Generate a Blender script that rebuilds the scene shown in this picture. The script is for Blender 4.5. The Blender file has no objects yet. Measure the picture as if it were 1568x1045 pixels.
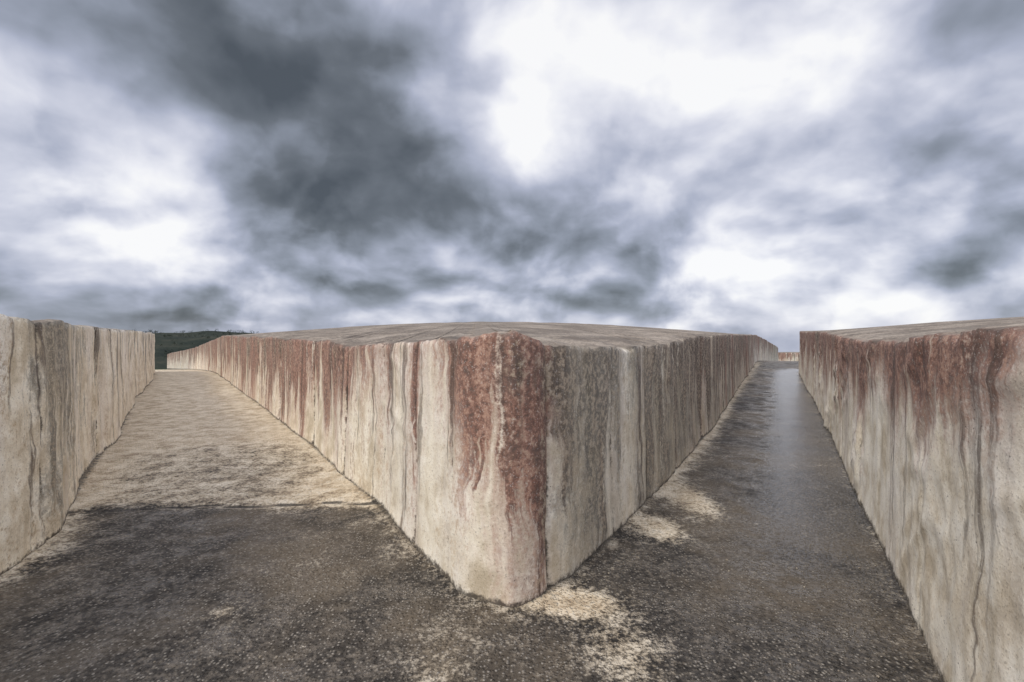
import bpy, math, random
from mathutils import noise as mn, Vector
random.seed(7)
scene=bpy.context.scene
scene.view_settings.view_transform='Standard'
scene.view_settings.look='None'
scene.view_settings.exposure=0

# ---------------------------------------------------------------- node helper
class NB:
    def __init__(s,nt): s.nt=nt; s.N=nt.nodes; s.L=nt.links
    def new(s,t,**k):
        n=s.N.new(t)
        for a,b in k.items(): setattr(n,a,b)
        return n
    def put(s,sock,v):
        if isinstance(v,bpy.types.NodeSocket): s.L.new(v,sock)
        elif v is not None: sock.default_value=v
    def m(s,op,a,b=None,c=None,clamp=False):
        n=s.new('ShaderNodeMath',operation=op); n.use_clamp=clamp
        s.put(n.inputs[0],a)
        if b is not None: s.put(n.inputs[1],b)
        if c is not None: s.put(n.inputs[2],c)
        return n.outputs[0]
    def add(s,a,b): return s.m('ADD',a,b)
    def mul(s,a,b): return s.m('MULTIPLY',a,b)
    def wsum(s,*pairs):
        r=None
        for v,k in pairs:
            t=s.mul(v,k); r=t if r is None else s.add(r,t)
        return r
    def vscale(s,v,xyz):
        n=s.new('ShaderNodeVectorMath',operation='MULTIPLY'); s.put(n.inputs[0],v); n.inputs[1].default_value=xyz
        return n.outputs[0]
    def vadd(s,v,w):
        n=s.new('ShaderNodeVectorMath',operation='ADD'); s.put(n.inputs[0],v); s.put(n.inputs[1],w)
        return n.outputs[0]
    def noise(s,v,scale,detail=4,rough=.5,dist=0,col=False):
        n=s.new('ShaderNodeTexNoise'); s.put(n.inputs['Vector'],v)
        n.inputs['Scale'].default_value=scale; n.inputs['Detail'].default_value=detail
        n.inputs['Roughness'].default_value=rough; n.inputs['Distortion'].default_value=dist
        return n.outputs['Color' if col else 'Fac']
    def vor(s,v,scale,feature='F1',out='Distance',rnd=1):
        n=s.new('ShaderNodeTexVoronoi',feature=feature); s.put(n.inputs['Vector'],v)
        n.inputs['Scale'].default_value=scale; n.inputs['Randomness'].default_value=rnd
        return n.outputs[out]
    def rng(s,v,a,b,c=0,d=1,smooth=True):
        n=s.new('ShaderNodeMapRange'); n.interpolation_type='SMOOTHSTEP' if smooth else 'LINEAR'
        s.put(n.inputs[0],v); s.put(n.inputs[1],a); s.put(n.inputs[2],b); s.put(n.inputs[3],c); s.put(n.inputs[4],d)
        return n.outputs[0]
    def mix(s,f,a,b,mode='MIX'):
        n=s.new('ShaderNodeMix',data_type='RGBA',blend_type=mode)
        s.put(n.inputs[0],f)
        for i,v in ((6,a),(7,b)):
            if isinstance(v,tuple) and len(v)==3: v=(*v,1)
            s.put(n.inputs[i],v)
        return n.outputs[2]
    def ramp(s,f,stops):
        n=s.new('ShaderNodeValToRGB'); s.put(n.inputs[0],f); e=n.color_ramp.elements
        while len(e)<len(stops): e.new(.5)
        for i,(p,c) in enumerate(stops):
            e[i].position=p; e[i].color=(*c,1) if len(c)==3 else c
        return n.outputs[0]
    def attr(s,name):
        n=s.new('ShaderNodeAttribute',attribute_name=name); return n.outputs['Fac']
    def comb(s,x,y,z):
        n=s.new('ShaderNodeCombineXYZ')
        for i,v in enumerate((x,y,z)): s.put(n.inputs[i],v)
        return n.outputs[0]
def newmat(name):
    m=bpy.data.materials.new(name); m.use_nodes=True
    nb=NB(m.node_tree); b=m.node_tree.nodes['Principled BSDF']
    return m,nb,b
def bump(nb,h,strength,dist,prev=None):
    n=nb.new('ShaderNodeBump'); n.inputs['Strength'].default_value=strength; n.inputs['Distance'].default_value=dist
    nb.put(n.inputs['Height'],h)
    if prev is not None: nb.put(n.inputs['Normal'],prev)
    return n.outputs[0]

# ---------------------------------------------------------------- terrain
def lin(pts,v):
    if v<=pts[0][0]: return pts[0][1]
    for (a,b),(c,d) in zip(pts,pts[1:]):
        if v<=c: return b+(d-b)*(v-a)/(c-a)
    return pts[-1][1]
def ss(a,b,v):
    t=max(0,min(1,(v-a)/(b-a))); return t*t*(3-2*t)
PL=[(8,0),(12,.06),(18,.16),(20,.17),(30,-.35),(60,-2.05),(150,-12),(400,-30),(1000,-60),(7000,-200)]
PR=[(8,0),(10,.05),(20,.2),(27,.35),(35,.0),(50,-.9),(60,-1.4),(150,-9),(400,-26),(1000,-55),(7000,-200)]
def G(x,y):
    r=math.hypot(x,y); d=max(y,r-25)
    b=ss(-5,5,x); s=0
    for o in (-1.5,-.5,.5,1.5):
        s+=lin(PL,d+o)*(1-b)+lin(PR,d+o)*b
    return s/4

# ---------------------------------------------------------------- concrete material
def concrete(name,seed,bright=1.0,och_amt=.5,drk=0.0,warm=1.0):
    m,nb,b=newmat(name)
    uv=nb.new('ShaderNodeUVMap').outputs[0]
    uv=nb.vadd(uv,(seed*13.7,0,0))
    obj=nb.new('ShaderNodeTexCoord').outputs['Object']
    wob=nb.noise(uv,2.2,3,.6,col=True)
    wv=nb.vadd(uv,nb.vscale(wob,(.22,.0,0)))
    st1=nb.noise(nb.vscale(wv,(1.8,.3,1)),1,5,.62)
    st2=nb.noise(nb.vscale(nb.vadd(wv,(7,3,0)),(4.6,.5,1)),1,6,.7)
    st3=nb.noise(nb.vscale(nb.vadd(wv,(1,9,0)),(16,1.1,1)),1,4,.65)
    pan=nb.add(nb.noise(nb.vscale(uv,(.95,.12,1)),1,2,.6),-.5)
    blot=nb.noise(obj,3.1,6,.68)
    fine=nb.noise(obj,24,4,.74)
    rust=nb.attr('rust'); mold=nb.attr('mold'); hg=nb.attr('hgt'); dirt=nb.attr('dirt'); top=nb.attr('top')
    cr=lambda c: (c[0]*bright*(1+.03*warm),c[1]*bright,c[2]*bright*(1-.07*warm))
    col=nb.ramp(nb.rng(nb.wsum((blot,.65),(st2,.35)),.38,.62),
        [(0,cr((.45,.39,.30))),(.35,cr((.62,.565,.47))),(.65,cr((.71,.67,.585))),(1,cr((.79,.76,.69)))])
    cool=nb.rng(st1,.45,.60)
    col=nb.mix(nb.mul(cool,.4),col,cr((.63,.605,.60)))
    och=nb.rng(nb.wsum((st2,.55),(fine,.45)),.515,.62)
    col=nb.mix(nb.mul(och,och_amt),col,(.44,.30,.16))
    ln=nb.rng(nb.wsum((st1,.35),(st2,.65)),.36,.60,-.05,1.2,False)
    drip=nb.rng(nb.add(hg,nb.add(ln,-1)),-.08,.38)
    base_r=nb.add(nb.wsum((st2,.56),(st3,.28),(fine,.44),(blot,.42)),nb.wsum((rust,.44),(nb.mul(drip,rust),.30),(pan,1.1)))
    pinkm=nb.rng(base_r,1.02,1.38)
    col=nb.mix(nb.mul(pinkm,.55),col,(.41,.245,.195))
    rm=nb.rng(base_r,1.18,1.44)
    rc=nb.ramp(nb.rng(nb.wsum((st3,.35),(fine,.65)),.37,.62),[(0,(.058,.027,.020)),(.45,(.165,.066,.044)),(1,(.40,.235,.165))])
    col=nb.mix(nb.mul(rm,.86),col,rc)
    mm=nb.rng(nb.add(nb.wsum((st2,.72),(blot,.68),(fine,.52)),nb.wsum((mold,.5),(nb.mul(drip,mold),.10),(pan,-.6))),1.17,1.42)
    mc=nb.ramp(nb.rng(nb.wsum((fine,.75),(st3,.25)),.38,.60),[(0,(.040,.034,.026)),(.5,(.125,.105,.075)),(1,(.38,.32,.235))])
    col=nb.mix(nb.mul(mm,.82),col,mc)
    dr=nb.rng(nb.add(nb.mul(nb.noise(nb.vscale(nb.vadd(wv,(31,2,0)),(5,.2,1)),1,4,.6),.8),nb.wsum((st3,.3),(drip,.06))),.64+drk,.74+drk)
    col=nb.mix(nb.mul(dr,.76),col,(.070,.048,.038))
    lr=nb.rng(nb.add(nb.mul(nb.noise(nb.vscale(nb.vadd(wv,(57,2,0)),(4,.25,1)),1,3,.6),.8),nb.mul(fine,.2)),.58,.66)
    col=nb.mix(nb.mul(lr,.75),col,cr((.73,.69,.60)))
    spn=nb.noise(obj,75,3,.75)
    sp=nb.rng(spn,.56,.66)
    col=nb.mix(nb.mul(sp,.42),col,(.09,.068,.052))
    col=nb.mix(nb.mul(nb.rng(spn,.43,.33),.35),col,(.78,.74,.66))
    pv=nb.vor(obj,24); pore=nb.mul(nb.rng(pv,.05,.12,1,0),nb.rng(blot,.47,.56))
    col=nb.mix(nb.mul(pore,.8),col,(.06,.048,.04))
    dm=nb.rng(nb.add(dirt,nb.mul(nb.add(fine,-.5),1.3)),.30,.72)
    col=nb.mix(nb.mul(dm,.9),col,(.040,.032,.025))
    tn=nb.noise(obj,1.2,5,.7)
    tc=nb.ramp(nb.rng(nb.wsum((tn,.6),(fine,.4)),.38,.62),[(0,(.12,.095,.072)),(.5,(.22,.18,.138)),(1,(.34,.285,.225))])
    rib=nb.rng(nb.noise(nb.vscale(obj,(.7,6,1)),1,3,.6),.45,.6)
    tc=nb.mix(nb.mul(rib,.4),tc,(.10,.085,.07))
    tc=nb.mix(nb.mul(sp,.6),tc,(.07,.06,.05))
    col=nb.mix(top,col,tc)
    nb.put(b.inputs['Base Color'],col)
    b.inputs['Roughness'].default_value=.82
    b.inputs['Specular IOR Level'].default_value=.3
    n=bump(nb,nb.wsum((blot,.8),(fine,.3)),.5,.020)
    n=bump(nb,nb.add(spn,nb.mul(pore,-1.2)),.45,.005,n)
    nb.put(b.inputs['Normal'],n)
    return m

# ---------------------------------------------------------------- concrete block builder
def fold(u,z,seed,crumple,fs):
    d=.10*mn.noise(Vector((u*.7,z*.10,seed*3.1)))
    amp=.35+1.1*max(0,mn.noise(Vector((u*.35,0,seed+31)))+.35)
    f=mn.noise(Vector((u*1.5+.45*z,z*.4,seed+9)))
    d+=.085*(.3-abs(f))*amp
    g=mn.noise(Vector((u*3.6-.4*z,z*.7,seed+14)))
    d+=.026*(.3-abs(g))*amp
    d*=fs
    d+=.007*mn.noise(Vector((u*9,z*2.4,seed+20)))
    d+=.003*mn.noise(Vector((u*20,z*12,seed+40)))
    if crumple:
        w=mn.noise(Vector((u*1.1,z*1.1,seed+55)))
        k=max(0,w+.2)
        r=1-abs(mn.noise(Vector((u*2.2+z*1.5+w,z*1.7-u*.8,seed+70))))*3.2
        d+=crumple*k*max(0,r)**1.4*.055
        r2=1-abs(mn.noise(Vector((u*4.5-z*2+w*2,z*3.0+u,seed+81))))*3.2
        d+=crumple*k*max(0,r2)**1.6*.030
    return d

def build_block(name,ctrl,center,bulge,seed,mat,crumple=0,grooves=(),rows=54,nearmin=.016,fs=.6):
    n=len(ctrl); pts=[]
    for i in range(n):
        p0,p1,p2,p3=ctrl[i-1],ctrl[i],ctrl[(i+1)%n],ctrl[(i+2)%n]
        L=math.hypot(p2[0]-p1[0],p2[1]-p1[1])
        l0=math.hypot(p1[0]-p0[0],p1[1]-p0[1]); l2=math.hypot(p3[0]-p2[0],p3[1]-p2[1])
        t=0
        while t<1:
            q=[p1[k]+(p2[k]-p1[k])*t for k in range(7)]
            for k in (0,1):
                m1=.5*((p1[k]-p0[k])/l0+(p2[k]-p1[k])/L)*min(L,l0*1.5)
                m2=.5*((p2[k]-p1[k])/L+(p3[k]-p2[k])/l2)*min(L,l2*1.5)
                h00=2*t**3-3*t*t+1;h10=t**3-2*t*t+t;h01=-2*t**3+3*t*t;h11=t**3-t*t
                hq=h00*p1[k]+h10*m1+h01*p2[k]+h11*m2
                q[k]=q[k]*.5+hq*.5
            pts.append(q)
            dist=math.hypot(q[0],q[1])
            step=max(nearmin,.0075*dist) if q[1]>-1 and dist<40 else max(.25,.02*dist)
            t+=step/L
    N=len(pts); area=sum(pts[i][0]*pts[(i+1)%N][1]-pts[(i+1)%N][0]*pts[i][1] for i in range(N))
    sg=1 if area>0 else -1
    us=[0]
    for i in range(1,N): us.append(us[-1]+math.hypot(pts[i][0]-pts[i-1][0],pts[i][1]-pts[i-1][1]))
    nor=[]
    for i in range(N):
        a=pts[i-3];b=pts[(i+3)%N]; dx,dy=b[0]-a[0],b[1]-a[1]; l=math.hypot(dx,dy) or 1
        nor.append((sg*dy/l,-sg*dx/l))
    gs=[]
    for gx,gy,w,dp in grooves:
        j=min(range(N),key=lambda i:(pts[i][0]-gx)**2+(pts[i][1]-gy)**2); gs.append((us[j],w,dp))
    verts=[];A={'rust':[],'mold':[],'dirt':[],'top':[],'hgt':[]};UVv=[]
    def addv(x,y,z,u,h,r,m,d,t):
        verts.append((x,y,z)); UVv.append((u,z)); A['rust'].append(r);A['mold'].append(m);A['dirt'].append(d);A['top'].append(t);A['hgt'].append(h)
    R=rows+3
    for i,p in enumerate(pts):
        x,y=p[0],p[1]; g=G(x,y)-.12; u=us[i]
        zt=p[2]+.018*mn.noise(Vector((u*4,seed,0)))+.014*mn.noise(Vector((u*15,seed,4)))+.011*mn.noise(Vector((u*40,seed,4)))+.035*mn.noise(Vector((u*.9,seed,8)))
        chip=max(0,mn.noise(Vector((u*6,seed,77)))-.2)*.14
        for r in range(R):
            h=min(r/rows,1)
            z=g+(zt-g)*h
            ins=0;topf=0
            d=fold(u,z,seed,crumple,fs)
            dirt=.0
            d+=.03*(1-h)**3
            if r==rows-1: z-=chip*.3
            if r==rows: ins=.005+chip*.5; z-=.002+chip*.5; topf=.1
            if r==rows+1: ins=.022+chip+.01*mn.noise(Vector((u*12,3,seed))); z+=.004; topf=.7
            if r==rows+2: ins=.09+chip; z+=.01; topf=1
            for gu,w,dp in gs:
                if abs(u-gu)>.5: continue
                wu=gu+.03*mn.noise(Vector((z*1.7,gu,seed)))+.010*mn.noise(Vector((z*7,gu,seed)))
                e=math.exp(-((u-wu)/w)**2)
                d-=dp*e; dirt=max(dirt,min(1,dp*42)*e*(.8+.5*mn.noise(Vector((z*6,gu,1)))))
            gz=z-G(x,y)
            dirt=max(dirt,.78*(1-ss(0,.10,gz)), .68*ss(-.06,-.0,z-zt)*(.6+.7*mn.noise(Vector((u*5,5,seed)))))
            nx,ny=nor[i]
            ru=p[4]+(p[3]-p[4])*h**1.4; mo=p[6]+(p[5]-p[6])*h
            addv(x+nx*(d-ins),y+ny*(d-ins),z,u,h,ru,mo,dirt,topf)
    faces=[]
    for i in range(N):
        j=(i+1)%N
        for r in range(R-1):
            a,b,c,e=i*R+r,j*R+r,j*R+r+1,i*R+r+1
            faces.append((a,b,c,e) if sg>0 else (a,e,c,b))
    poly=[(c[0],c[1]) for c in ctrl]
    def sd(x,y):
        best=1e9
        for i in range(len(poly)):
            ax,ay=poly[i-1];bx,by=poly[i]; dx,dy=bx-ax,by-ay
            t=max(0,min(1,((x-ax)*dx+(y-ay)*dy)/(dx*dx+dy*dy)))
            best=min(best,math.hypot(x-ax-dx*t,y-ay-dy*t))
        return best
    ts=[.004,.012,.025,.045,.07,.1,.135,.175,.22,.27,.33,.4,.48,.57,.68,.8,.92]
    prev=[i*R+R-1 for i in range(N)]
    for t in ts:
        cur=[]
        for i in range(N):
            bx,by,bz=verts[i*R+R-1]
            x=bx+(center[0]-bx)*t; y=by+(center[1]-by)*t
            s=sd(x,y)
            f=1-math.exp(-s/1.5)
            inner=1.57+min(0,G(x,y))
            z=bz*(1-f)+inner*f+bulge(x,y,s)+.014*f*mn.noise(Vector((x*1.5,y*1.5,seed)))
            addv(x,y,z,us[i],1,.5,.5,0,1); cur.append(len(verts)-1)
        for i in range(N):
            j=(i+1)%N; q=(prev[i],prev[j],cur[j],cur[i])
            faces.append(q if sg>0 else q[::-1])
        prev=cur
    cx,cy=center; s=sd(cx,cy)
    addv(cx,cy,1.57+min(0,G(cx,cy))+bulge(cx,cy,s),0,1,.5,.5,0,1); c=len(verts)-1
    for i in range(N):
        j=(i+1)%N; q=(prev[i],prev[j],c); faces.append(q if sg>0 else q[::-1])
    me=bpy.data.meshes.new(name); me.from_pydata(verts,[],faces); me.update()
    for k,v in A.items():
        a=me.attributes.new(k,'FLOAT','POINT'); a.data.foreach_set('value',v)
    uvl=me.uv_layers.new(name='UVMap')
    li=[0]*len(me.loops); me.loops.foreach_get('vertex_index',li)
    buf=[]
    for v in li: buf+=UVv[v]
    uvl.data.foreach_set('uv',buf)
    me.polygons.foreach_set('use_smooth',[True]*len(me.polygons))
    me.materials.append(mat)
    o=bpy.data.objects.new(name,me); scene.collection.objects.link(o)
    return o

central=[
(-44.5,60,-.43,.7,.4,.5,.3),(-20.6,30,1.25,.8,.6,.5,.4),(-11.2,17.6,1.75,.95,.8,.5,.4),
(-6.76,11.8,1.65,1.0,.8,.5,.4),(-4.46,8.78,1.60,1.0,.75,.5,.35),(-2.93,6.71,1.56,.95,.55,.35,.3),
(-1.757,5.02,1.507,.9,.35,.3,.3),(-1.196,4.19,1.515,.6,.15,.1,.2),(-.76,3.50,1.525,.6,.25,.15,.15),(-.713,3.43,1.53,1.3,1.15,.15,.15),(-.66,3.36,1.535,.65,.2,.15,.15),
(-.44,3.08,1.56,.8,.1,.15,.1),(-.30,2.858,1.585,.9,.1,.2,.1),(-.19,2.748,1.61,1.3,.5,.2,.25),(-.005,2.65,1.63,1.65,.95,.3,.35),
(.15,2.728,1.575,1.6,1.0,.35,.45),(.235,2.858,1.53,.75,.5,.7,.5),(.367,2.975,1.51,.4,.35,.9,.75),(.7,3.45,1.485,.35,.3,.95,.75),
(.87,3.74,1.485,.3,.2,.7,.55),(.953,3.885,1.485,.25,.1,.2,.1),(1.05,4.03,1.49,.3,.2,.6,.55),(1.436,4.635,1.515,.6,.45,.85,.8),(2.32,6.07,1.585,.8,.65,.85,.75),
(4.07,8.98,1.665,.9,.75,.75,.65),(7,14.1,1.74,.95,.7,.65,.55),(10.7,20.45,1.81,.9,.7,.6,.5),
(14.5,27,1.9,.8,.6,.5,.5),(19.6,35,1.6,.7,.5,.5,.5),(29.2,50,.69,.6,.4,.5,.5),(31,58,-.1,.5,.5,.5,.5),
(33,75,-1.5,.5,.5,.5,.5),(10,95,-4,.5,.5,.5,.5),(-40,90,-4,.5,.5,.5,.5)]
left=[
(-3.4,-4,1.75,.2,.1,.4,.3),(-3.1,1,1.75,.2,.1,.4,.3),(-3.2,2.4,1.76,.15,.0,.3,.1),(-3.4,3.02,1.735,.15,.0,.4,.2),
(-3.64,3.51,1.71,.2,.05,.8,.5),(-4.39,4.54,1.71,.15,.0,.6,.5),(-5.52,6.07,1.74,.2,.05,.5,.35),
(-6.43,7.4,1.73,.2,.0,.3,.2),(-9.8,11.8,1.80,.15,.0,.2,.15),(-13,16.4,1.83,.2,.1,.35,.2),(-15.9,20.2,1.85,.2,.1,.35,.3),
(-17,21.2,1.8,.3,.2,.4,.3),(-24,21,1.6,.3,.2,.4,.3),(-30,12,1.6,.3,.2,.4,.3),(-26,-4,1.6,.3,.2,.4,.3)]
right=[
(2.3,-4,1.6,.6,.1,.4,.1),(1.95,0,1.6,.6,.1,.4,.1),(1.73,1.0,1.6,.75,-.6,.1,-.5),(1.72,1.5,1.6,.9,-.6,.1,-.5),
(2.01,2.085,1.585,1.0,-.6,.3,-.5),(2.37,2.68,1.55,1.0,-.55,.3,-.5),(3.1,3.88,1.53,1.05,-.35,.2,-.3),(3.94,5.32,1.58,1.1,.1,.3,.0),
(6.86,10.15,1.75,1.05,.4,.4,.2),(9.6,14.9,1.85,1.0,.5,.4,.3),(12.4,19.6,1.97,.95,.5,.4,.3),(13.4,20.6,1.95,.8,.4,.5,.3),
(20,21,1.9,.5,.4,.5,.3),(30,12,1.8,.5,.4,.5,.3),(28,-4,1.7,.5,.4,.5,.3)]
far=[(33.8,59,.0,.8,.6,.4,.3),(38,58,.05,.8,.6,.4,.3),(46,57,.1,.8,.6,.4,.3),(60,75,-1,.5,.5,.5,.5),(40,85,-2,.5,.5,.5,.5)]
def cb(x,y,s):
    a=max(0,.8*x+.6*y-1.7); c=max(0,.5*y-.866*x-.96)
    return .9*(1-math.exp(-a/4))*(1-math.exp(-c/4))*(1-ss(12,45,y))
build_block('concrete_block',central,(-3,40),cb,1.3,concrete('weathered_concrete',1,1.05),
    crumple=.4,grooves=[(.225,2.84,.018,.04),(-.36,2.96,.009,.016),(-.70,3.43,.022,.03),(-1.2,4.2,.02,.014),
      (.80,3.62,.02,.016),(1.3,4.4,.03,.025),(-1.9,5.2,.03,.025),(-2.93,6.71,.04,.03),(1.9,5.4,.03,.03),(-4.46,8.78,.05,.04),(3,7.2,.05,.04),(-6,10.9,.06,.05),(5,10.6,.06,.05)],fs=.6)
build_block('concrete_block',left,(-15,6),
    lambda x,y,s:.1*(1-math.exp(-s/4)),4.7,concrete('weathered_concrete_pale',2,1.18,.7,0,1.3),
    crumple=.35,grooves=[(-3.6,3.45,.02,.02),(-4.3,4.45,.03,.03),(-5.5,6.05,.03,.03),(-6.5,7.5,.05,.05),(-7.6,8.9,.05,.03)],fs=.8)
build_block('concrete_block',right,(15,6),
    lambda x,y,s:.62*(1-math.exp(-s/3))*ss(-4,9,y),8.2,concrete('weathered_concrete_red_rim',3,1.10,.25,.04,.8),
    crumple=.85,grooves=[(2.22,2.42,.009,.014),(2.95,3.62,.012,.012),(3.4,4.4,.015,.016),(4.3,5.95,.03,.03),(5.4,7.8,.04,.04)],fs=.35)
build_block('concrete_block',far,(43,68),lambda x,y,s:0,3.2,concrete('weathered_concrete_far',4),rows=10,nearmin=.3)

# ---------------------------------------------------------------- path (lanes between the blocks)
def segd(x,y,P):
    best=1e9
    for a,b in zip(P,P[1:]):
        dx,dy=b[0]-a[0],b[1]-a[1]
        t=max(0,min(1,((x-a[0])*dx+(y-a[1])*dy)/(dx*dx+dy*dy)))
        best=min(best,math.hypot(x-a[0]-dx*t,y-a[1]-dy*t))
    return best
CB=central[1:30]; LB=left[:12]; RB=right[:12]
def axis(lo,d0,d1,hi,step,gr):
    a=[];v=d0
    while v<=d1: a.append(v); v+=step
    s=step;v=a[-1]
    while v<hi: s*=gr; v+=s; a.append(min(v,hi))
    s=step;v=d0;b=[]
    while v>lo: s*=gr; v-=s; b.append(max(v,lo))
    return b[::-1]+a
def pz(x,y):
    return G(x,y)+.004+.02*mn.noise(Vector((x*.5,y*.5,3)))+.006*mn.noise(Vector((x*2.1,y*2.1,5)))+.0025*mn.noise(Vector((x*9,y*9,1)))
xs=axis(-24,-5,3.6,24,.05,1.035); ys=axis(-4,1.2,6,36,.05,1.03)
V=[];at={'pale':[],'edge':[],'wet':[],'seam':[]}
for y in ys:
    for x in xs:
        z=pz(x,y)
        dC=segd(x,y,CB);dL=segd(x,y,LB);dR=segd(x,y,RB)
        lft=x<0
        n=mn.noise(Vector((x*.7,y*.7,8)))
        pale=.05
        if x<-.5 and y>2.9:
            pale=.09+.42*ss(4.0,4.4,y+.15*n)+.7*ss(6.0,7.6,y+.5*n-.12*(x+6))  # beige concrete, with the lane's sunlit far stretch painted in as paler
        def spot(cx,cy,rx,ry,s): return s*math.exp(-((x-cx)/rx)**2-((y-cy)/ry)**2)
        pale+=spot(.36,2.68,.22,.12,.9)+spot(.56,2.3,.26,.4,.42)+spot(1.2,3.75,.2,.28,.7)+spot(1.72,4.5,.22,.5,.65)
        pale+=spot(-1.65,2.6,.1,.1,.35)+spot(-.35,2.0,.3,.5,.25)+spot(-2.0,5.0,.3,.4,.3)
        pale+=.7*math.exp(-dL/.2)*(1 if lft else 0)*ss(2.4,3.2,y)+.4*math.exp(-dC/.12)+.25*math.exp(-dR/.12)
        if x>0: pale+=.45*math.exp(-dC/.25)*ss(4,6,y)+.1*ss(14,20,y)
        if x>0: wet=.55+.6*math.exp(-((dR-.45)/.42)**2)*ss(2.2,4.5,y)
        else: wet=.5-.45*ss(5,7,y)
        seam=0
        if x<-1.2 and x>-4.6:
            yc=4.15+.12*math.sin(x*1.7)+.05*mn.noise(Vector((x*3,0,0)))+.25*ss(-2.6,-1.4,x)
            e=math.exp(-((y-yc)/.03)**2); seam=e; z-=.01*e; z+=.012*ss(0,.05,y-yc)*math.exp(-max(0,y-yc)/.5)
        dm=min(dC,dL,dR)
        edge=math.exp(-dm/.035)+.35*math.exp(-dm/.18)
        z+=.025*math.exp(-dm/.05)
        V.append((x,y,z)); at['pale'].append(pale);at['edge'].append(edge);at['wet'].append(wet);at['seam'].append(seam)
nx=len(xs);F=[]
for j in range(len(ys)-1):
    for i in range(nx-1): F.append((j*nx+i,j*nx+i+1,(j+1)*nx+i+1,(j+1)*nx+i))
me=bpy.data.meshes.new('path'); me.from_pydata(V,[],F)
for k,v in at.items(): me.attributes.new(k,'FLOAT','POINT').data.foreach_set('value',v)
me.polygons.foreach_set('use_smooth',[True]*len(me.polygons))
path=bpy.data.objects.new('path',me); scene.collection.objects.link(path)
m,nb,b=newmat('worn_wet_pavement')
obj=nb.new('ShaderNodeTexCoord').outputs['Object']
big=nb.noise(obj,.8,4,.6,.3); mid=nb.noise(obj,4,6,.74); fn=nb.noise(obj,30,4,.7)
vv=nb.new('ShaderNodeTexVoronoi'); nb.put(vv.inputs['Vector'],obj); vv.inputs['Scale'].default_value=55
vd=vv.outputs['Distance']; vc=nb.new('ShaderNodeSeparateXYZ'); nb.put(vc.inputs[0],vv.outputs['Color'])
w=nb.rng(nb.add(nb.attr('wet'),nb.mul(nb.add(mid,-.5),1.6)),.3,.95)
asph=nb.ramp(nb.rng(nb.wsum((mid,.5),(fn,.5)),.38,.62),[(0,(.018,.015,.012)),(.5,(.060,.051,.040)),(1,(.16,.135,.105))])
asph=nb.mix(nb.mul(nb.rng(big,.44,.60),.65),asph,(.15,.118,.080))
stone=nb.rng(vc.outputs[0],.5,.95)
asph=nb.mix(nb.mul(nb.mul(stone,nb.rng(vd,.25,.55,1,0)),.6),asph,(.48,.43,.355))
asph=nb.mix(nb.mul(w,.5),asph,(.025,.021,.017))
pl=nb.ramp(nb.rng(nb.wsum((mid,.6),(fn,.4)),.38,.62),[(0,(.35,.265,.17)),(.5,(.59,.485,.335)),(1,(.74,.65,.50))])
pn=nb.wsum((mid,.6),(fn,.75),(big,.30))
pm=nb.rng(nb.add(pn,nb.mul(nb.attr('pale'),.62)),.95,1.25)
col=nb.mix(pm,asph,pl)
col=nb.mix(nb.mul(nb.rng(fn,.54,.64),.4),col,(.11,.09,.065))
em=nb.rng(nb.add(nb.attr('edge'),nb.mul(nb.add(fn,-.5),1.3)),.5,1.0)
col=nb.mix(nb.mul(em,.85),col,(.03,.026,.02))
sm=nb.rng(nb.add(nb.attr('seam'),nb.mul(nb.add(mid,-.5),1.2)),.4,.7)
col=nb.mix(nb.mul(sm,.85),col,(.03,.025,.02))
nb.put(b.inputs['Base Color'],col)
wetc=nb.mul(w,nb.rng(pm,0,1,1,.2))
nb.put(b.inputs['Roughness'],nb.rng(wetc,0,1,.66,.14))
nb.put(b.inputs['Specular IOR Level'],nb.rng(wetc,0,1,.28,.55))
peb=nb.rng(vd,0,.6,1,0)
n1=bump(nb,nb.wsum((mid,.5),(fn,.45)),.6,.020)
n1=bump(nb,nb.mul(peb,nb.rng(nb.attr('wet'),.6,1.05,1,.2)),.9,.012,n1)
nb.put(b.inputs['Normal'],n1)
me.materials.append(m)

# ---------------------------------------------------------------- gravel along the walls
gv=[];gf=[]
ico=[(-1,-.5,0),(1,-.5,0),(0,1,0),(-.6,.5,.6),(.6,.4,.7),(0,-.7,.6)]
icf=[(0,1,5),(1,2,4),(2,0,3),(0,5,3),(1,4,5),(2,3,4),(3,5,4)]
def wallpt():
    c=random.choice([CB[5:24],LB[1:9],RB[1:9]]); i=random.randrange(len(c)-1); t=random.random()
    return c[i][0]+(c[i+1][0]-c[i][0])*t, c[i][1]+(c[i+1][1]-c[i][1])*t
for cnt in range(2600):
    if random.random()<.6:
        x,y=wallpt(); x+=random.gauss(0,.12); y+=random.gauss(0,.12)
    else: x=random.uniform(-4,2.4); y=random.uniform(1.3,7)
    s=random.choice([.003,.004,.005,.007])*random.uniform(.7,1.3)
    if random.random()<.02: s*=2
    a=random.random()*6.28; k=len(gv); z=pz(x,y)-.001
    for p in ico:
        px=p[0]*s*random.uniform(.7,1.2);py=p[1]*s*random.uniform(.7,1.2)
        gv.append((x+px*math.cos(a)-py*math.sin(a),y+px*math.sin(a)+py*math.cos(a),z+p[2]*s))
    gf+=[tuple(q+k for q in f) for f in icf]
me=bpy.data.meshes.new('gravel'); me.from_pydata(gv,[],gf)
gravel=bpy.data.objects.new('gravel',me); scene.collection.objects.link(gravel)
m,nb,b=newmat('gravel_stone'); obj=nb.new('ShaderNodeTexCoord').outputs['Object']
nb.put(b.inputs['Base Color'],nb.ramp(nb.noise(obj,25,3),[(.35,(.07,.055,.04)),(.5,(.2,.165,.12)),(.65,(.42,.37,.29))])); b.inputs['Roughness'].default_value=.8
me.materials.append(m)

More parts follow.
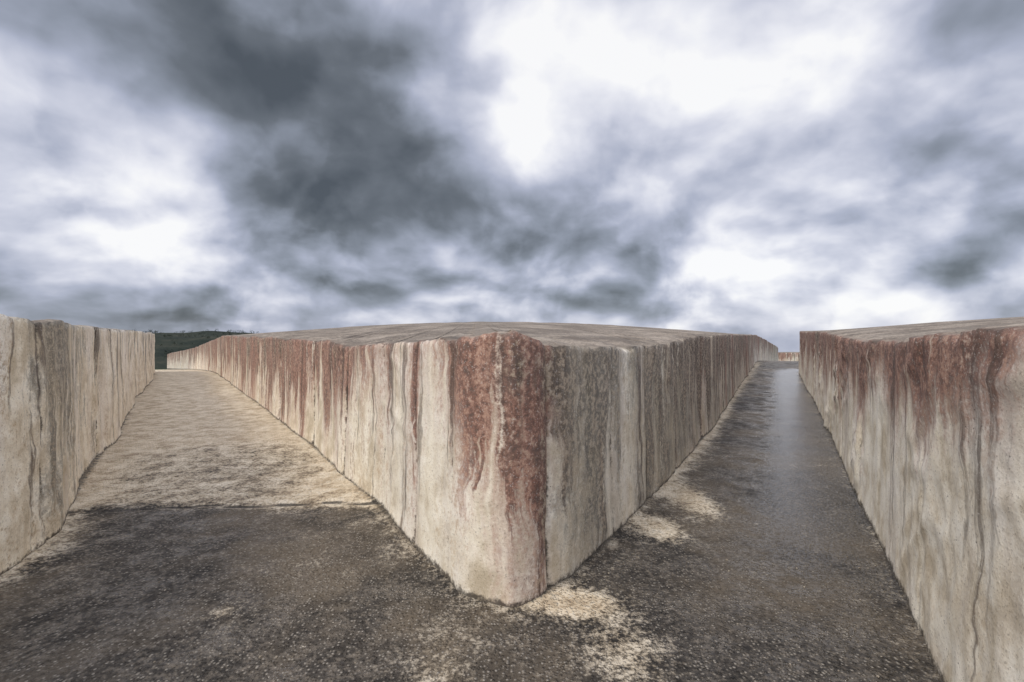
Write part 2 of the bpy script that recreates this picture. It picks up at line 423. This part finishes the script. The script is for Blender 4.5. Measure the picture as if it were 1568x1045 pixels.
# ---------------------------------------------------------------- ground to the horizon
xs=axis(-7000,-60,60,7000,3,1.09); ys=axis(-7000,-20,90,7000,3,1.09)
V=[];nx=len(xs)
for y in ys:
    for x in xs:
        r=math.hypot(x,y)
        V.append((x,y,G(x,y)-.06+ (mn.noise(Vector((x*.004,y*.004,2)))*6*ss(120,500,r))))
F=[(j*nx+i,j*nx+i+1,(j+1)*nx+i+1,(j+1)*nx+i) for j in range(len(ys)-1) for i in range(nx-1)]
me=bpy.data.meshes.new('ground'); me.from_pydata(V,[],F); me.polygons.foreach_set('use_smooth',[True]*len(F))
g=bpy.data.objects.new('ground',me); scene.collection.objects.link(g)
m,nb,b=newmat('grassland'); obj=nb.new('ShaderNodeTexCoord').outputs['Object']
a1=nb.noise(obj,.012,5,.65); a2=nb.noise(obj,.12,5,.7)
nb.put(b.inputs['Base Color'],nb.ramp(nb.wsum((a1,.6),(a2,.4)),[(.38,(.018,.032,.014)),(.5,(.035,.055,.02)),(.62,(.085,.095,.04))]))
b.inputs['Roughness'].default_value=.95; b.inputs['Specular IOR Level'].default_value=.1
me.materials.append(m)

# ---------------------------------------------------------------- distant hills with tree masses
V=[];na=90;nr=40
for j in range(nr):
    for i in range(na):
        az=math.radians(-66+48*i/(na-1)); r=260+620*j/(nr-1)
        x,y=r*math.sin(az),r*math.cos(az)
        t=j/(nr-1); prof=math.sin(min(1,t*1.25)*math.pi/2)**1.3*(1-.2*ss(.8,1,t))
        azd=math.degrees(az)
        crest=13.5+5*mn.noise(Vector((azd*.12,1,1)))+2*mn.noise(Vector((azd*.4,3,1)))-14*ss(-31,-24,azd)
        base=-34
        z=base+(crest-base)*prof*(r/560 if r<560 else 1)**.3+3.5*mn.noise(Vector((x*.012,y*.012,7)))
        V.append((x,y,z))
F=[(j*na+i,j*na+i+1,(j+1)*na+i+1,(j+1)*na+i) for j in range(nr-1) for i in range(na-1)]
me=bpy.data.meshes.new('hills'); me.from_pydata(V,[],F); me.polygons.foreach_set('use_smooth',[True]*len(F))
h=bpy.data.objects.new('hills',me); scene.collection.objects.link(h)
m,nb,b=newmat('hill_scrub'); obj=nb.new('ShaderNodeTexCoord').outputs['Object']
a1=nb.noise(obj,.02,5,.7); a2=nb.noise(obj,.3,4,.7)
nb.put(b.inputs['Base Color'],nb.ramp(nb.wsum((a1,.65),(a2,.35)),[(.4,(.012,.017,.013)),(.5,(.024,.030,.022)),(.62,(.048,.048,.034))]))
b.inputs['Roughness'].default_value=.95; b.inputs['Specular IOR Level'].default_value=.1
me.materials.append(m)
hillV=V
tv=[];tf=[]
cand=[v for v in hillV if -45<math.degrees(math.atan2(v[0],v[1]))<-24]
for c in range(420):
    v=random.choice(cand); x=v[0]+random.uniform(-6,6); y=v[1]+random.uniform(-6,6)
    R=random.uniform(1.2,2.8); zc=v[2]+R*.8
    for q in range(46):
        u=Vector((random.gauss(0,1),random.gauss(0,1),random.gauss(0,.8))).normalized()*R*random.uniform(.3,1)
        s=R*.22; k=len(tv)
        for _ in range(3): tv.append((x+u.x+random.uniform(-s,s),y+u.y+random.uniform(-s,s),zc+u.z+random.uniform(-s,s)))
        tf.append((k,k+1,k+2))
    k=len(tv)
    tv+=[(x-.2,y,v[2]-2),(x+.2,y,v[2]-2),(x,y,zc)]; tf.append((k,k+1,k+2))
me=bpy.data.meshes.new('distant_trees'); me.from_pydata(tv,[],tf)
o=bpy.data.objects.new('distant_trees',me); scene.collection.objects.link(o)
m,nb,b=newmat('tree_foliage'); obj=nb.new('ShaderNodeTexCoord').outputs['Object']
nb.put(b.inputs['Base Color'],nb.ramp(nb.noise(obj,.5,3),[(.35,(.010,.018,.010)),(.65,(.03,.04,.02))])); b.inputs['Roughness'].default_value=.9
me.materials.append(m)

# ---------------------------------------------------------------- sun and sky
sun_az=math.radians(-132); sun_el=math.radians(42)
sd_=Vector((math.sin(sun_az)*math.cos(sun_el),math.cos(sun_az)*math.cos(sun_el),math.sin(sun_el)))
L=bpy.data.lights.new('sun','SUN'); L.energy=2.1; L.angle=math.radians(14); L.color=(1,.93,.83)
lo=bpy.data.objects.new('sun',L); scene.collection.objects.link(lo); lo.rotation_euler=sd_.to_track_quat('Z','Y').to_euler()

w=bpy.data.worlds.new('World'); scene.world=w; w.use_nodes=True
w.cycles.sampling_method='MANUAL'; w.cycles.sample_map_resolution=256
nb=NB(w.node_tree); out=nb.N['World Output']; bg=nb.N['Background']
sky=nb.new('ShaderNodeTexSky',sky_type='NISHITA'); sky.sun_disc=False; sky.sun_elevation=sun_el; sky.sun_rotation=sun_az
bg2=nb.new('ShaderNodeBackground'); nb.put(bg2.inputs[0],sky.outputs[0]); bg2.inputs[1].default_value=.1
D=nb.new('ShaderNodeTexCoord').outputs['Generated']
s=nb.new('ShaderNodeSeparateXYZ'); nb.put(s.inputs[0],D); X,Y,Z=s.outputs
az=nb.mul(nb.m('ARCTAN2',X,Y),57.2958); el=nb.mul(nb.m('ARCSINE',Z),57.2958)
zz=nb.add(nb.m('MAXIMUM',Z,0.0),.36)
P=nb.comb(nb.m('DIVIDE',X,zz),nb.m('DIVIDE',Y,zz),0)
wn=nb.noise(P,1.3,5,.48,col=True)
wD=nb.noise(D,2.8,4,.5,col=True)
ws=nb.new('ShaderNodeSeparateXYZ'); nb.put(ws.inputs[0],wn)
wd=nb.new('ShaderNodeSeparateXYZ'); nb.put(wd.inputs[0],wD)
azw=nb.add(az,nb.add(nb.mul(nb.add(ws.outputs[0],-.5),14),nb.mul(nb.add(wd.outputs[0],-.5),24)))
elw=nb.add(el,nb.add(nb.mul(nb.add(ws.outputs[1],-.5),7),nb.mul(nb.add(wd.outputs[1],-.5),18)))
blobs=[(-21,20,18,10,-26,-.44),(-18,33,14,8,0,-.14),(-44,28,15,6,0,-.24),(7,33,9,13,0,.26),(27.7,28,14,8,0,.18),
(3,23,5,6,0,.12),(-46,17,10,5,0,.09),(-37,12.5,6,3.5,0,.16),(-42,10,10,2.6,0,.07),(-45,3.9,17,2.8,0,-.24),
(6.2,12.2,13,4.5,-12,-.15),(25.7,16,13,3,28,-.08),(47.3,11.1,6,2.2,0,-.24),(45.8,26,10,4,0,-.18),(30.8,8.5,9,3.5,0,.18),
(-10.9,6.5,11,3,0,.10),(37.6,27.7,6,4,0,.10)]
acc=.735
for (a0,e0,ra,re,rot,st) in blobs:
    c,sn=math.cos(math.radians(rot)),math.sin(math.radians(rot))
    da=nb.add(azw,-a0);de=nb.add(elw,-e0)
    p=nb.mul(nb.add(nb.mul(da,c),nb.mul(de,sn)),1/ra); q=nb.mul(nb.add(nb.mul(da,-sn),nb.mul(de,c)),1/re)
    r2=nb.add(nb.mul(p,p),nb.mul(q,q)); e=nb.m('EXPONENT',nb.mul(nb.m('POWER',r2,1.9),-.75))
    acc=nb.add(acc,nb.mul(e,st))
Pw=nb.vadd(P,nb.vscale(wn,(.45,.45,0)))
c1=nb.noise(Pw,1.9,5,.44); c2=nb.noise(nb.vadd(Pw,(.06,-.12,0)),1.9,5,.44)
rel=nb.mul(nb.add(c1,nb.mul(c2,-1)),.72)
body=nb.mul(nb.add(nb.rng(c1,.40,.60),-.5),.08)
Dw=nb.vadd(nb.vscale(D,(1,1,1.25)),nb.vscale(wD,(.18,.18,.16)))
cB=nb.noise(Dw,5.2,5,.46); cB2=nb.noise(nb.vadd(Dw,(-.010,0,.035)),5.2,5,.46)
lowf=nb.rng(el,4,26,1,.5)
rel2=nb.mul(nb.mul(nb.add(cB,nb.mul(cB2,-1)),1.15),lowf)
b2=nb.mul(nb.mul(nb.add(nb.rng(cB,.45,.55),-.5),.075),lowf)
Lm=nb.add(acc,nb.add(nb.add(rel,body),nb.add(rel2,b2)))
def S(r,g,b_): return tuple(((v/255+.055)/1.055)**2.4 if v>10 else v/255/12.92 for v in (r,g,b_))
cc=nb.ramp(Lm,[(.15,S(80,86,93)),(.33,S(106,112,120)),(.5,S(144,151,165)),(.65,S(176,182,201)),(.8,S(212,215,229)),(.92,S(240,241,248)),(1,S(254,254,255))])
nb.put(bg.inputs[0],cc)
# extra sky luminance at zenith and behind the viewer, added to brighten walls
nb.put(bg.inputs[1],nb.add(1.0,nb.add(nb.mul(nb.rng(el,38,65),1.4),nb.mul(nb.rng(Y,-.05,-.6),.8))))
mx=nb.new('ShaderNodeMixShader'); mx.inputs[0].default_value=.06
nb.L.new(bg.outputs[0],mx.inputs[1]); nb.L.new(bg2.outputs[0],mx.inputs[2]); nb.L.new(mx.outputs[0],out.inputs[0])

# ---------------------------------------------------------------- camera
cam=bpy.data.cameras.new('camera'); cam.lens=16; cam.sensor_width=36; cam.clip_end=20000; cam.clip_start=.05
co=bpy.data.objects.new('camera',cam); scene.collection.objects.link(co)
co.location=(0,0,1.55); co.rotation_euler=(math.radians(90),0,0); scene.camera=co
